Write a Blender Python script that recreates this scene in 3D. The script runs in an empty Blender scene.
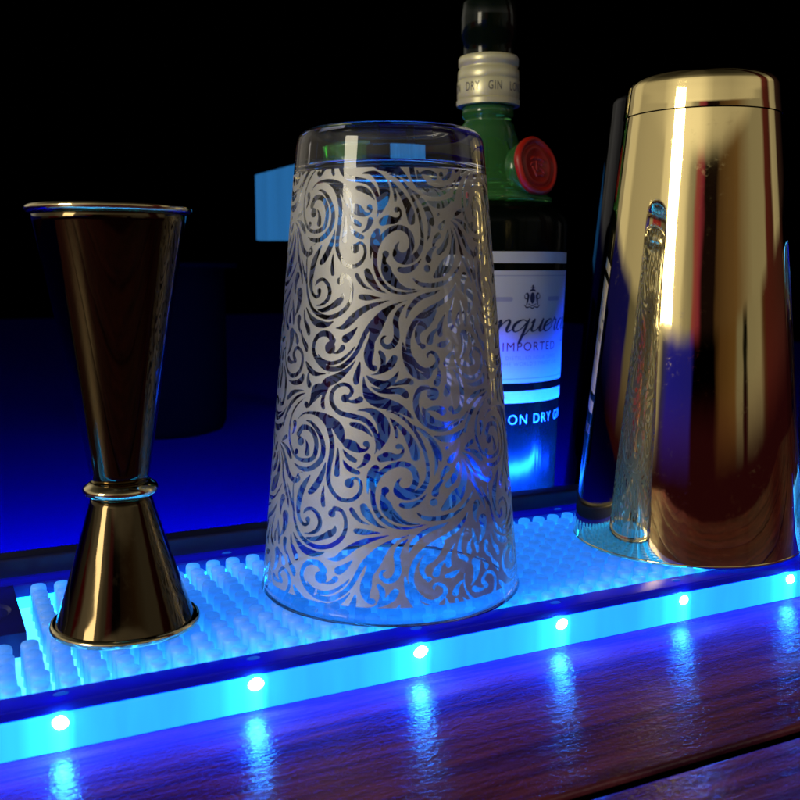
import bpy, bmesh, math, random
import numpy as np
from mathutils import Vector, Matrix
R = math.radians
random.seed(7)
CM = 0.01                                   # everything below is written in centimetres
scene = bpy.context.scene

# ------------------------------------------------------------------ camera
F_PX, Y_HOR, H = 960.0, 270.0, 12.27
PITCH = math.atan((400 - Y_HOR) / F_PX)
cam_d = bpy.data.cameras.new('camera')
cam_d.sensor_width = 36.0
cam_d.lens = 36.0 * F_PX / 800.0
cam_d.clip_start = 0.01
cam_d.clip_end = 50.0
cam_d.dof.use_dof = True
cam_d.dof.focus_distance = 0.345
cam_d.dof.aperture_fstop = 27.0
cam = bpy.data.objects.new('camera', cam_d)
scene.collection.objects.link(cam)
cam.location = (0, 0, H * CM)
cam.rotation_euler = (R(90) - PITCH, 0, 0)
scene.camera = cam
Fv = np.array([0, math.cos(PITCH), -math.sin(PITCH)])
Uv = np.array([0, math.sin(PITCH), math.cos(PITCH)])
Rv = np.array([1.0, 0, 0])
Cv = np.array([0, 0, H])


def ray(x, y):
    return Fv + Rv * (x - 400) / F_PX - Uv * (y - 400) / F_PX


def z_at(y, Y):                             # height seen at picture row y, at distance Y
    d = ray(400, y)
    return H + d[2] * Y / d[1]


# ------------------------------------------------------------------ render / exposure
scene.view_settings.view_transform = 'Standard'
scene.view_settings.look = 'None'
scene.view_settings.exposure = 0.0
scene.view_settings.gamma = 1.0
cy = scene.cycles
cy.use_denoising = True
cy.max_bounces = 14
cy.transmission_bounces = 12
cy.glossy_bounces = 8
cy.diffuse_bounces = 5
cy.transparent_max_bounces = 12
cy.caustics_reflective = False
cy.caustics_refractive = False
cy.sample_clamp_indirect = 4.0

# ------------------------------------------------------------------ world: the dim warm room behind the photographer
world = bpy.data.worlds.new('World')
scene.world = world
world.use_nodes = True
wt = world.node_tree
wt.nodes.clear()


def wn(t, **k):
    n = wt.nodes.new(t)
    for a, b in k.items():
        setattr(n, a, b)
    return n


def wmath(op, a, b=None):
    n = wn('ShaderNodeMath', operation=op)
    for i, q in enumerate((a, b)):
        if q is None:
            continue
        if isinstance(q, (int, float)):
            n.inputs[i].default_value = q
        else:
            wt.links.new(q, n.inputs[i])
    return n.outputs[0]


tc = wn('ShaderNodeTexCoord')
sep = wn('ShaderNodeSeparateXYZ')
wt.links.new(tc.outputs['Generated'], sep.inputs[0])
X_, Y_, Z_ = sep.outputs
az = wmath('ARCTAN2', X_, wmath('MULTIPLY', Y_, -1.0))
azd = wmath('ADD', wmath('DIVIDE', az, 2 * math.pi), 0.5)        # 0..1, 0.5 = straight behind the camera
nz = wn('ShaderNodeTexNoise')
nz.inputs['Scale'].default_value = 4.0
nz.inputs['Detail'].default_value = 4.0
wt.links.new(tc.outputs['Generated'], nz.inputs['Vector'])
azn = wmath('ADD', azd, wmath('MULTIPLY', wmath('SUBTRACT', nz.outputs['Fac'], 0.5), 0.012))
el = wmath('MULTIPLY', wmath('ARCSINE', Z_), 180 / math.pi)


def ramp(fac, stops, interp='LINEAR'):
    n = wn('ShaderNodeValToRGB')
    n.color_ramp.interpolation = interp
    e = n.color_ramp.elements
    while len(e) > 1:
        e.remove(e[-1])
    e[0].position = stops[0][0]
    e[0].color = (*stops[0][1], 1)
    for p, c in stops[1:]:
        k = e.new(p)
        k.color = (*c, 1)
    wt.links.new(fac, n.inputs[0])
    return n.outputs[0]


def az_stops(lst):
    return [((b + 180) / 360.0, c) for b, c in lst]


WARM = (1.0, 0.93, 0.78)


def w(v, c=WARM):
    return tuple(v * q for q in c)


K = (0, 0, 0)
top = ramp(azn, az_stops([
    (-180, K), (-153, K), (-150, w(.30)), (-141, w(.26)), (-138, w(.50)), (-122, w(.5)), (-117, w(.36)),
    (-76, w(.42)), (-63, w(.70)), (-50, w(.95)), (-20, w(.85)), (0, w(.42)), (25, w(.34)), (60, w(.40)),
    (76, w(.38)), (80, (.09, .02, .02)), (92, (.05, .01, .01)), (97, w(.4)), (108, w(.30)), (112, (.02, .01, .01)), (140, K)]))
mid = ramp(azn, az_stops([
    (-180, K), (-153, K), (-150, w(.26)), (-141, w(.22)), (-138, w(.50)), (-122, w(.5)), (-117, w(.30)),
    (-96, w(.33)), (-70, w(.36)), (-66, w(.62)), (-46, w(.85)), (-33, w(.62)), (-28, w(.28)), (-22, w(.20)), (-19, (.22, .05, .06)),
    (-12, (.16, .02, .05)), (-8, (.006, .003, .003)), (6, (.006, .003, .003)), (10, (.05, .028, .014)),
    (34, (.10, .06, .03)), (56, w(.19)), (76, w(.20)), (80, (.06, .012, .012)), (92, (.04, .01, .01)), (97, w(.28)), (108, w(.22)), (112, (.02, .01, .01)), (140, K)]))
low = ramp(azn, az_stops([
    (-180, K), (-153, K), (-146, (.004, .004, .07)), (-104, (.004, .004, .10)), (-100, w(.08)), (-84, w(.12)), (-80, (.20, .012, .02)),
    (-64, (.25, .02, .03)), (-61, w(.26)), (-52, w(.28)), (-48, (.02, .02, .10)), (-42, (.01, .01, .38)), (-18, (.01, .01, .30)),
    (-14, K), (9, K), (14, (.055, .028, .012)), (32, (.09, .05, .02)), (36, w(.14)), (41, w(.15)), (42.5, K), (46, K), (48, w(.17)), (66, w(.19)),
    (72, (.05, .02, .01)), (76, (.05, .01, .01)), (110, (.03, .01, .01)), (120, K)]))


def band(stops):
    return ramp(wmath('DIVIDE', wmath('ADD', el, 90.0), 180.0), [(max(0, min(1, (a_ + 90) / 180)), (b_, b_, b_)) for a_, b_ in stops])


e0 = band([(-90, 0), (17, 0), (18.5, 1), (26, .8), (34, .22), (50, .06), (90, .02)])
e1 = band([(-90, 0), (6.6, 0), (7.6, 1), (17, 1), (18.5, 0), (90, 0)])
e2 = band([(-90, 0), (-2, 0), (1.5, .8), (3, 1), (6.6, 1), (7.6, 0), (90, 0)])


def wmix(a, b):
    n = wn('ShaderNodeMix', data_type='RGBA', blend_type='MULTIPLY')
    n.inputs['Factor'].default_value = 1.0
    wt.links.new(a, n.inputs[6])
    wt.links.new(b, n.inputs[7])
    return n.outputs[2]


def wadd(a, b):
    n = wn('ShaderNodeMix', data_type='RGBA', blend_type='ADD')
    n.inputs['Factor'].default_value = 1.0
    wt.links.new(a, n.inputs[6])
    wt.links.new(b, n.inputs[7])
    return n


e3 = band([(-90, .6), (-12, 1), (1, 1), (4, 0), (90, 0)])
maroon = wn('ShaderNodeRGB')
maroon.outputs[0].default_value = (.014, .002, .004, 1)
front = ramp(azd, [(0, K), (.14, K), (.2, (1, 1, 1)), (.8, (1, 1, 1)), (.86, K), (1, K)])
ad = wadd(wadd(wmix(top, e0), wmix(mid, e1)).outputs[2], wmix(low, e2))
ad = wadd(ad.outputs[2], wmix(wmix(maroon.outputs[0], front), e3))
bg = wn('ShaderNodeBackground')
bg.inputs['Strength'].default_value = 1.0
wt.links.new(ad.outputs[2], bg.inputs['Color'])
wo = wn('ShaderNodeOutputWorld')
wt.links.new(bg.outputs[0], wo.inputs[0])

# ------------------------------------------------------------------ the warm room lamp over the photographer's left shoulder
ld = bpy.data.lights.new('room_lamp', 'AREA')
ld.shape = 'RECTANGLE'
ld.size, ld.size_y = 0.40, 0.50
ld.energy = 8.6
ld.color = (1.0, 0.90, 0.66)
lo = bpy.data.objects.new('room_lamp', ld)
scene.collection.objects.link(lo)
lo.location = (-1.08, -0.68, 0.56)
lo.rotation_euler = (Vector((0.0, 0.34, 0.10)) - Vector(lo.location)).to_track_quat('-Z', 'Y').to_euler()


# ------------------------------------------------------------------ materials
def mat(name):
    m = bpy.data.materials.new(name)
    m.use_nodes = True
    nt = m.node_tree
    return m, nt, nt.nodes['Principled BSDF']


def setp(b, **k):
    for a, v in k.items():
        a = a.replace('_', ' ')
        b.inputs[a].default_value = (*v, 1) if isinstance(v, tuple) and len(v) == 3 else v


def nd(nt, t, **k):
    n = nt.nodes.new(t)
    for a, b in k.items():
        setattr(n, a, b)
    return n


def coords(nt, scale=(1, 1, 1), rot=(0, 0, 0)):
    t = nd(nt, 'ShaderNodeTexCoord')
    mp = nd(nt, 'ShaderNodeMapping')
    mp.inputs['Scale'].default_value = scale
    mp.inputs['Rotation'].default_value = rot
    nt.links.new(t.outputs['Object'], mp.inputs[0])
    return mp.outputs[0]


def noise(nt, vec, scale, detail=4, rough=.5, dist=0.0):
    n = nd(nt, 'ShaderNodeTexNoise')
    n.inputs['Scale'].default_value = scale
    n.inputs['Detail'].default_value = detail
    n.inputs['Roughness'].default_value = rough
    n.inputs['Distortion'].default_value = dist
    nt.links.new(vec, n.inputs['Vector'])
    return n.outputs['Fac']


def cramp(nt, fac, stops):
    n = nd(nt, 'ShaderNodeValToRGB')
    e = n.color_ramp.elements
    e[0].position, e[0].color = stops[0][0], (*stops[0][1], 1)
    e[1].position, e[1].color = stops[-1][0], (*stops[-1][1], 1)
    for p, c in stops[1:-1]:
        k = e.new(p)
        k.color = (*c, 1)
    nt.links.new(fac, n.inputs[0])
    return n.outputs[0]


def bump(nt, b, h, strength, dist=0.001):
    n = nd(nt, 'ShaderNodeBump')
    n.inputs['Strength'].default_value = strength
    n.inputs['Distance'].default_value = dist
    nt.links.new(h, n.inputs['Height'])
    nt.links.new(n.outputs[0], b.inputs['Normal'])
    return n


def simple(name, col, rough=.5, metal=0.0, nscale=None, namt=.0, **k):
    m, nt, b = mat(name)
    setp(b, Base_Color=col, Roughness=rough, Metallic=metal)
    setp(b, **k)
    if nscale:
        v = coords(nt)
        f = noise(nt, v, nscale)
        r = nd(nt, 'ShaderNodeMapRange')
        r.inputs[3].default_value = max(0, rough - namt)
        r.inputs[4].default_value = rough + namt
        nt.links.new(f, r.inputs[0])
        nt.links.new(r.outputs[0], b.inputs['Roughness'])
    return m


def metal_mat(name, col, rough=.05, wob=.04, scr=.03):
    m, nt, b = mat(name)
    setp(b, Base_Color=col, Metallic=1.0, Roughness=rough)
    v = coords(nt, (60, 60, 9))
    f = noise(nt, v, 1.0, 3)
    v2 = coords(nt, (900, 900, 900))
    sm = noise(nt, v2, .35, 6, .7)
    r = nd(nt, 'ShaderNodeMapRange')
    r.inputs[1].default_value = .55
    r.inputs[2].default_value = .8
    r.inputs[3].default_value = rough
    r.inputs[4].default_value = rough + .14
    nt.links.new(sm, r.inputs[0])
    nt.links.new(r.outputs[0], b.inputs['Roughness'])
    bump(nt, b, f, wob, .004)
    return m


M = {}
M['gold'] = metal_mat('polished_gold', (1.0, .80, .36), .035, .05)
M['bronze'] = metal_mat('dark_bronze', (.085, .062, .032), .05, .06)
M['bronze_rim'] = metal_mat('bronze_rim', (.80, .66, .36), .07, .04)
M['black_gloss'] = metal_mat('black_chrome', (.02, .02, .024), .06, .02)
M['black_matte'] = simple('matte_black', (.0006, .0006, .0006), 1.0)
M['black_matte'].node_tree.nodes['Principled BSDF'].inputs['Specular IOR Level'].default_value = 0
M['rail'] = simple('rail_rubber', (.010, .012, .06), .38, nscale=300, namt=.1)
M['cap'] = simple('cap_dark', (.002, .006, .003), .10)
M['cap'].node_tree.nodes['Principled BSDF'].inputs['Specular IOR Level'].default_value = .25
M['silver'] = simple('collar_silver', (.80, .76, .46), .36, .4, nscale=600, namt=.08)
M['collar_ink'] = simple('collar_ink', (.12, .11, .09), .5)
M['wax'] = simple('red_wax', (.45, .014, .006), .36, nscale=150, namt=.1)
M['label'] = simple('label_paper', (.60, .60, .56), .6)
M['label_rule'] = simple('label_rule', (.30, .32, .42), .6)
M['ink'] = simple('label_ink', (.012, .016, .05), .5)
M['ink_red'] = simple('label_red_ink', (.16, .01, .05), .5)
M['ink_soft'] = simple('label_soft_ink', (.38, .38, .48), .6)
M['bottle_print'] = simple('bottle_print', (.35, .45, .6), .5)


def glass_mat(name, col=(1, 1, 1), ior=1.46, rough=0.0, wob=0.0):
    m, nt, b = mat(name)
    setp(b, Base_Color=col, Roughness=rough, IOR=ior)
    b.inputs['Transmission Weight'].default_value = 1.0
    if wob:
        f = noise(nt, coords(nt, (40, 40, 14)), 1.0, 3)
        bump(nt, b, f, wob, .004)
    return m


M['glass'] = glass_mat('clear_glass', (.97, .985, 1.0), 1.47, 0, .05)
M['green_glass'] = glass_mat('green_glass', (.15, .62, .16), 1.48, .04, .15)
M['green_glass'].node_tree.nodes['Principled BSDF'].inputs['Transmission Weight'].default_value = .80

# bottle body: very deep green, nearly black, glossy
m, nt, b = mat('deep_green_bottle')
setp(b, Base_Color=(.001, .003, .002), Roughness=.2)
b.inputs['Specular IOR Level'].default_value = .1
bump(nt, b, noise(nt, coords(nt, (120, 120, 18)), 1.0, 3), .15, .004)
M['bottle_body'] = m

# frosted print on the glass
m, nt, b = mat('frosted_print')
nt.nodes.remove(b)
out = nt.nodes['Material Output']
g = noise(nt, coords(nt), 2600, 3, .6)
col = cramp(nt, g, [(.3, (.78, .77, .66)), (.7, (.92, .91, .80))])
df = nd(nt, 'ShaderNodeBsdfDiffuse')
tl = nd(nt, 'ShaderNodeBsdfTranslucent')
gl = nd(nt, 'ShaderNodeBsdfGlossy')
gl.inputs['Roughness'].default_value = .58
gl.inputs['Color'].default_value = (.9, .9, .9, 1)
nt.links.new(col, df.inputs[0])
nt.links.new(col, tl.inputs[0])
m1 = nd(nt, 'ShaderNodeMixShader')
m1.inputs[0].default_value = .50
nt.links.new(df.outputs[0], m1.inputs[1])
nt.links.new(tl.outputs[0], m1.inputs[2])
m2 = nd(nt, 'ShaderNodeMixShader')
m2.inputs[0].default_value = .42
nt.links.new(m1.outputs[0], m2.inputs[1])
nt.links.new(gl.outputs[0], m2.inputs[2])
tp = nd(nt, 'ShaderNodeBsdfTransparent')
m3 = nd(nt, 'ShaderNodeMixShader')
wear = noise(nt, coords(nt), 90, 4, .6)
wr = nd(nt, 'ShaderNodeMapRange')
wr.inputs[1].default_value = .35
wr.inputs[2].default_value = .75
wr.inputs[3].default_value = .08
wr.inputs[4].default_value = .26
nt.links.new(wear, wr.inputs[0])
nt.links.new(wr.outputs[0], m3.inputs[0])
nt.links.new(m2.outputs[0], m3.inputs[1])
nt.links.new(tp.outputs[0], m3.inputs[2])
nt.links.new(m3.outputs[0], out.inputs[0])
M['frost'] = m

m, nt, b = mat('lip_rubber')
out = nt.nodes['Material Output']
setp(b, Base_Color=(.010, .014, .11), Roughness=.36)
tl = nd(nt, 'ShaderNodeBsdfTranslucent')
tl.inputs[0].default_value = (.02, .05, .6, 1)
mx = nd(nt, 'ShaderNodeMixShader')
mx.inputs[0].default_value = .22
nt.links.new(b.outputs[0], mx.inputs[1])
nt.links.new(tl.outputs[0], mx.inputs[2])
nt.links.new(mx.outputs[0], out.inputs[0])
M['lip'] = m
LED_S = [-9.71 + 5.205 * i for i in range(-2, 9)]      # LED positions along the strip (cm)
LED_COL = (.004, .165, 1.0)


def emis(name, col, strength):
    m, nt, b = mat(name)
    setp(b, Base_Color=(.2, .2, .2), Roughness=.4)
    b.inputs['Emission Color'].default_value = (*col, 1)
    b.inputs['Emission Strength'].default_value = strength
    return m


M['led'] = emis('led_lens', (.022, .26, 1.0), 420.0)
M['lip_spot_glow'] = emis('lip_spot_glow', (.004, .12, 1.0), .55)
M['lip_spot_glow'].node_tree.nodes['Principled BSDF'].inputs['Base Color'].default_value = (.01, .02, .1, 1)
M['ribbed_panel'] = None

# lit silicone of the strip: brighter beside each LED
m, nt, b = mat('strip_diffuser')
setp(b, Base_Color=(.08, .1, .12), Roughness=.3)
t = nd(nt, 'ShaderNodeTexCoord')
s = nd(nt, 'ShaderNodeSeparateXYZ')
nt.links.new(t.outputs['Object'], s.inputs[0])


def nm(op, a, c=None, nt=nt):
    n = nd(nt, 'ShaderNodeMath', operation=op)
    for i, q in enumerate((a, c)):
        if q is None:
            continue
        if isinstance(q, (int, float)):
            n.inputs[i].default_value = q
        else:
            nt.links.new(q, n.inputs[i])
    return n.outputs[0]


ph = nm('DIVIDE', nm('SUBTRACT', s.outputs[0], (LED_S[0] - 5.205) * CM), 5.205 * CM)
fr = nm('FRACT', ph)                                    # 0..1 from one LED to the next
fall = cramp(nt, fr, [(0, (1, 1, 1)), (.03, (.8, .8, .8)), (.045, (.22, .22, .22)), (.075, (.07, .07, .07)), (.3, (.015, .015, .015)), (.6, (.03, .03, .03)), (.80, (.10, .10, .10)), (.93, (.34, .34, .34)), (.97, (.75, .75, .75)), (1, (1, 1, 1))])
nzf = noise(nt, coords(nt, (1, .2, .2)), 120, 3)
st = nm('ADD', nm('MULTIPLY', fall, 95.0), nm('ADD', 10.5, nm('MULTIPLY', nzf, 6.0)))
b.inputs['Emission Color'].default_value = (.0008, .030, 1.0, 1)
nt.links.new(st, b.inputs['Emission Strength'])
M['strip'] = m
M['strip_back'] = emis('back_strip_diffuser', (.002, .05, 1.0), 3000.0)
M['inner_glow'] = emis('inner_light_guide', (.002, .33, 1.0), 34.0)

# tray floor (edge-lit panel)
m, nt, b = mat('tray_floor')
setp(b, Base_Color=(.55, .65, .8), Roughness=.4)
b.inputs['Emission Color'].default_value = (.05, .36, 1.0, 1)
b.inputs['Emission Strength'].default_value = 3.0
M['tray_floor'] = m

# translucent silicone pegs
m, nt, b = mat('silicone_peg')
out = nt.nodes['Material Output']
setp(b, Base_Color=(.42, .70, .88), Roughness=.3)
tl = nd(nt, 'ShaderNodeBsdfTranslucent')
tl.inputs[0].default_value = (.66, .88, .97, 1)
mx = nd(nt, 'ShaderNodeMixShader')
mx.inputs[0].default_value = .6
nt.links.new(b.outputs[0], mx.inputs[1])
nt.links.new(tl.outputs[0], mx.inputs[2])
nt.links.new(mx.outputs[0], out.inputs[0])
M['peg'] = m

# lacquered wood
m, nt, b = mat('lacquered_wood')
v = coords(nt, (5, 70, 20))
g1 = noise(nt, v, 1.0, 6, .6, 1.2)
v3 = coords(nt, (30, 700, 60))
g2 = noise(nt, v3, 1.0, 4, .6, .4)
mxx = nd(nt, 'ShaderNodeMath', operation='MULTIPLY_ADD')
nt.links.new(g2, mxx.inputs[0])
mxx.inputs[1].default_value = .45
nt.links.new(g1, mxx.inputs[2])
col = cramp(nt, mxx.outputs[0], [(.40, (.016, .003, .009)), (.54, (.052, .009, .024)), (.66, (.105, .019, .040)), (.85, (.26, .055, .07))])
nt.links.new(col, b.inputs['Base Color'])
setp(b, Roughness=.17, IOR=1.42)
rr_ = nd(nt, 'ShaderNodeMapRange')
rr_.inputs[1].default_value = .35
rr_.inputs[2].default_value = .7
rr_.inputs[3].default_value = .15
rr_.inputs[4].default_value = .32
nt.links.new(noise(nt, coords(nt, (14, 60, 30)), 1.0, 5, .65, .5), rr_.inputs[0])
nt.links.new(rr_.outputs[0], b.inputs['Roughness'])
hb = noise(nt, coords(nt, (700, 1300, 700)), 1.0, 3, .6, .3)
hb2 = noise(nt, coords(nt, (160, 420, 300)), 1.0, 3, .5, .6)
hs = nd(nt, 'ShaderNodeMath', operation='ADD')
nt.links.new(hb, hs.inputs[0])
nt.links.new(hb2, hs.inputs[1])
bn_ = bump(nt, b, hs.outputs[0], .36, .0006)
b.inputs['Specular IOR Level'].default_value = 0.0
lac = nd(nt, 'ShaderNodeBsdfGlossy')
nt.links.new(rr_.outputs[0], lac.inputs['Roughness'])
nt.links.new(bn_.outputs[0], lac.inputs['Normal'])
wm_ = nd(nt, 'ShaderNodeMixShader')
wm_.inputs[0].default_value = .085
nt.links.new(b.outputs[0], wm_.inputs[1])
nt.links.new(lac.outputs[0], wm_.inputs[2])
nt.links.new(wm_.outputs[0], nt.nodes['Material Output'].inputs[0])
M['wood'] = m

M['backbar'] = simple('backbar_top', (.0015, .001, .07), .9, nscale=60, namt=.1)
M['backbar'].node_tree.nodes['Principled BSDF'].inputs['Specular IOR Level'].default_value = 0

m, nt, b = mat('ribbed_blue_glow')  # lit look of the ribbed blue panel, put in as emission
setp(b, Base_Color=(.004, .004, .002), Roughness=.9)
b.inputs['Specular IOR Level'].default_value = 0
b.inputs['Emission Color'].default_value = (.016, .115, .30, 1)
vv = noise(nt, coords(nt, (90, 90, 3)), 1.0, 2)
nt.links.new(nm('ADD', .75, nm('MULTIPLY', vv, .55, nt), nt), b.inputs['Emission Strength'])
M['panel_glow'] = m


# ------------------------------------------------------------------ object helpers
def tag(o, label=None, cat=None, group=None, kind=None):
    if label:
        o['label'] = label
    if cat:
        o['category'] = cat
    if group:
        o['group'] = group
    if kind:
        o['kind'] = kind
    return o


def empty(name, loc=(0, 0, 0), rz=0.0, **k):
    o = bpy.data.objects.new(name, None)
    o.empty_display_size = .01
    scene.collection.objects.link(o)
    o.location = [q * CM for q in loc]
    o.rotation_euler = (0, 0, rz)
    return tag(o, **k)


def mesh_obj(name, verts, faces, material, parent=None, smooth=True, **k):
    me = bpy.data.meshes.new(name)
    me.from_pydata([tuple(float(q) * CM for q in p) for p in verts], [], faces)
    me.materials.append(material)
    if smooth:
        me.polygons.foreach_set('use_smooth', [True] * len(me.polygons))
    me.validate()
    me.update()
    o = bpy.data.objects.new(name, me)
    scene.collection.objects.link(o)
    if parent:
        o.parent = parent
    return tag(o, **k)


class MB:
    def __init__(self):
        self.v, self.f = [], []

    def add(self, v, f, off=(0, 0, 0)):
        n = len(self.v)
        self.v += [(p[0] + off[0], p[1] + off[1], p[2] + off[2]) for p in v]
        self.f += [tuple(i + n for i in q) for q in f]
        return self

    def box(self, x0, x1, y0, y1, z0, z1, bev=0.0):
        bm = bmesh.new()
        bmesh.ops.create_cube(bm, size=1)
        for q in bm.verts:
            q.co = Vector(((x0 + x1) / 2 + q.co.x * (x1 - x0), (y0 + y1) / 2 + q.co.y * (y1 - y0), (z0 + z1) / 2 + q.co.z * (z1 - z0)))
        if bev:
            bmesh.ops.bevel(bm, geom=bm.edges[:], offset=bev, segments=3, profile=.6, affect='EDGES')
        bm.verts.index_update()
        self.add([tuple(q.co) for q in bm.verts], [tuple(q.index for q in fc.verts) for fc in bm.faces])
        bm.free()
        return self

    def build(self, name, material, parent=None, smooth=True, **k):
        return mesh_obj(name, self.v, self.f, material, parent, smooth, **k)


def lathe(prof, seg=96, closed=False):
    """prof: list of (r, z); r==0 ends become poles"""
    v, f = [], []
    rings = []
    for r, z in prof:
        if r < 1e-6:
            rings.append([len(v)])
            v.append((0, 0, z))
        else:
            rings.append(list(range(len(v), len(v) + seg)))
            v += [(r * math.cos(2 * math.pi * i / seg), r * math.sin(2 * math.pi * i / seg), z) for i in range(seg)]
    pairs = list(zip(rings, rings[1:]))
    if closed:
        pairs.append((rings[-1], rings[0]))
    for a, c in pairs:
        for i in range(seg):
            j = (i + 1) % seg
            if len(a) == 1 and len(c) == 1:
                continue
            if len(a) == 1:
                f.append((a[0], c[j], c[i]))
            elif len(c) == 1:
                f.append((a[i], a[j], c[0]))
            else:
                f.append((a[i], a[j], c[j], c[i]))
    return v, f


def arc(cx, cz, r, a0, a1, n=6):
    return [(cx + r * math.cos(R(a0 + (a1 - a0) * i / n)), cz + r * math.sin(R(a0 + (a1 - a0) * i / n))) for i in range(n + 1)]


def recalc(o):
    bm = bmesh.new()
    bm.from_mesh(o.data)
    bmesh.ops.recalc_face_normals(bm, faces=bm.faces)
    bm.to_mesh(o.data)
    bm.free()
    return o


def sharpen(o, ang=35):
    me = o.data
    me.set_sharp_from_angle(angle=R(ang))
    return o


# ---- ornament engine: strokes of changing width -> distance field -> clean outlines (marching squares)
def dense(st, step):
    pts = np.array([(p[0], p[1], p[2] * .5) for p in st], float)
    if len(pts) == 1:
        return pts
    P = np.vstack([2 * pts[0] - pts[1], pts, 2 * pts[-1] - pts[-2]])
    res = []
    for i in range(1, len(P) - 2):
        p0, p1, p2, p3 = P[i - 1], P[i], P[i + 1], P[i + 2]
        n = max(2, int(np.hypot(*(p2 - p1)[:2]) / step))
        t = np.linspace(0, 1, n, endpoint=False)[:, None]
        q = .5 * ((2 * p1) + (-p0 + p2) * t + (2 * p0 - 5 * p1 + 4 * p2 - p3) * t ** 2 + (-p0 + 3 * p1 - 3 * p2 + p3) * t ** 3)
        q[:, 2] = np.clip(q[:, 2], min(p1[2], p2[2]) * .8, max(p1[2], p2[2]) * 1.05)
        res.append(q)
    res.append(pts[-1:])
    return np.vstack(res)


def stamp(S, x0, y0, h, circles, wrap_x=False, wrap_y=False):
    ny, nx = S.shape
    for cx, cy_, r in circles:
        rr = int(r / h) + (16 if wrap_x else 3)
        ix, iy = int(round((cx - x0) / h)), int(round((cy_ - y0) / h))
        xs = np.arange(ix - rr, ix + rr + 1)
        ys = np.arange(iy - rr, iy + rr + 1)
        D = np.hypot(x0 + xs[None, :] * h - cx, y0 + ys[:, None] * h - cy_) - r
        if wrap_x:
            xi = xs % nx
        else:
            k = (xs >= 0) & (xs < nx)
            xi = xs[k]
            D = D[:, k]
        if wrap_y:
            yi = ys % ny
        else:
            k = (ys >= 0) & (ys < ny)
            yi = ys[k]
            D = D[k]
        if len(xi) and len(yi):
            ii = np.ix_(yi, xi)
            S[ii] = np.minimum(S[ii], D)


def contour_fill(S, x0, y0, h):
    """faces covering S<0, outlines interpolated; returns verts (x,y), faces"""
    ny, nx = S.shape
    V, Fc, idx = [], [], {}

    def vert(key, x, y):
        i = idx.get(key)
        if i is None:
            i = len(V)
            idx[key] = i
            V.append((x, y))
        return i

    neg = S < 0
    cnt = neg[:-1, :-1].astype(int) + neg[1:, :-1] + neg[:-1, 1:] + neg[1:, 1:]
    jj, ii = np.nonzero(cnt)
    Sl = S.tolist()
    for j, i in zip(jj.tolist(), ii.tolist()):
        c = ((i, j), (i + 1, j), (i + 1, j + 1), (i, j + 1))
        poly = []
        for k in range(4):
            a, q = c[k], c[(k + 1) % 4]
            sa, sq = Sl[a[1]][a[0]], Sl[q[1]][q[0]]
            if sa < 0:
                poly.append(vert(a, x0 + a[0] * h, y0 + a[1] * h))
            if (sa < 0) != (sq < 0):
                t = min(.98, max(.02, sa / (sa - sq)))
                key = (a, q) if a < q else (q, a)
                poly.append(vert(key, x0 + (a[0] + (q[0] - a[0]) * t) * h, y0 + (a[1] + (q[1] - a[1]) * t) * h))
        if len(poly) >= 3:
            Fc.append(tuple(poly))
    return V, Fc


# ------------------------------------------------------------------ the bar mat's own frame
ANG = R(26.3)
U2 = np.array([math.cos(ANG), math.sin(ANG)])
V2 = np.array([-math.sin(ANG), math.cos(ANG)])
O2 = np.array([0.0, 27.57])


def to_world(u, v):
    p = O2 + U2 * u + V2 * v
    return float(p[0]), float(p[1])


ORG = (0.0, 27.57, 0.0)

# ------------------------------------------------------------------ setting
UL, UR = -75, 95
ct = empty('bar_counter', ORG, ANG, kind='structure')
for k, (v0, v1) in enumerate([(-7.42, 12.9), (-17.6, -7.86), (-27.8, -18.04), (-38, -28.24)]):
    MB().box(UL, UR, v0, v1, -3.2, 0, .10).build('wooden_plank', M['wood'], ct)
for v0 in (-7.85, -18.03, -28.23):
    MB().box(UL, UR, v0, v0 + .42, -2.0, -.16).build('groove_shade_fill', M['black_matte'], ct, False)  # black strip laid in the gap, standing in for its shade
MB().box(UL, UR, -37.9, 12.8, -3.6, -3.3).build('counter_base', M['black_matte'], ct, False)
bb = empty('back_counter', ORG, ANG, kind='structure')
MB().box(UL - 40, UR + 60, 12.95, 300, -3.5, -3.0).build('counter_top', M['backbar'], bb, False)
rail = empty('counter_edge_rail', ORG, ANG, label='raised black edge rail running along behind the peg mat', cat='rail')
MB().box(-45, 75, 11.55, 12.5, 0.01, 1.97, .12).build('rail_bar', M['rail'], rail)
MB().box(-45, 75, 11.56, 12.49, -0.9, 0.0).build('rail_foot', M['rail'], rail)
MB().box(-45, 75, 12.503, 12.97, 1.60, 1.70).build('added_light_shield', M['black_matte'], rail)  # added unseen shield, keeps the rear strip's light off the label

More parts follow.
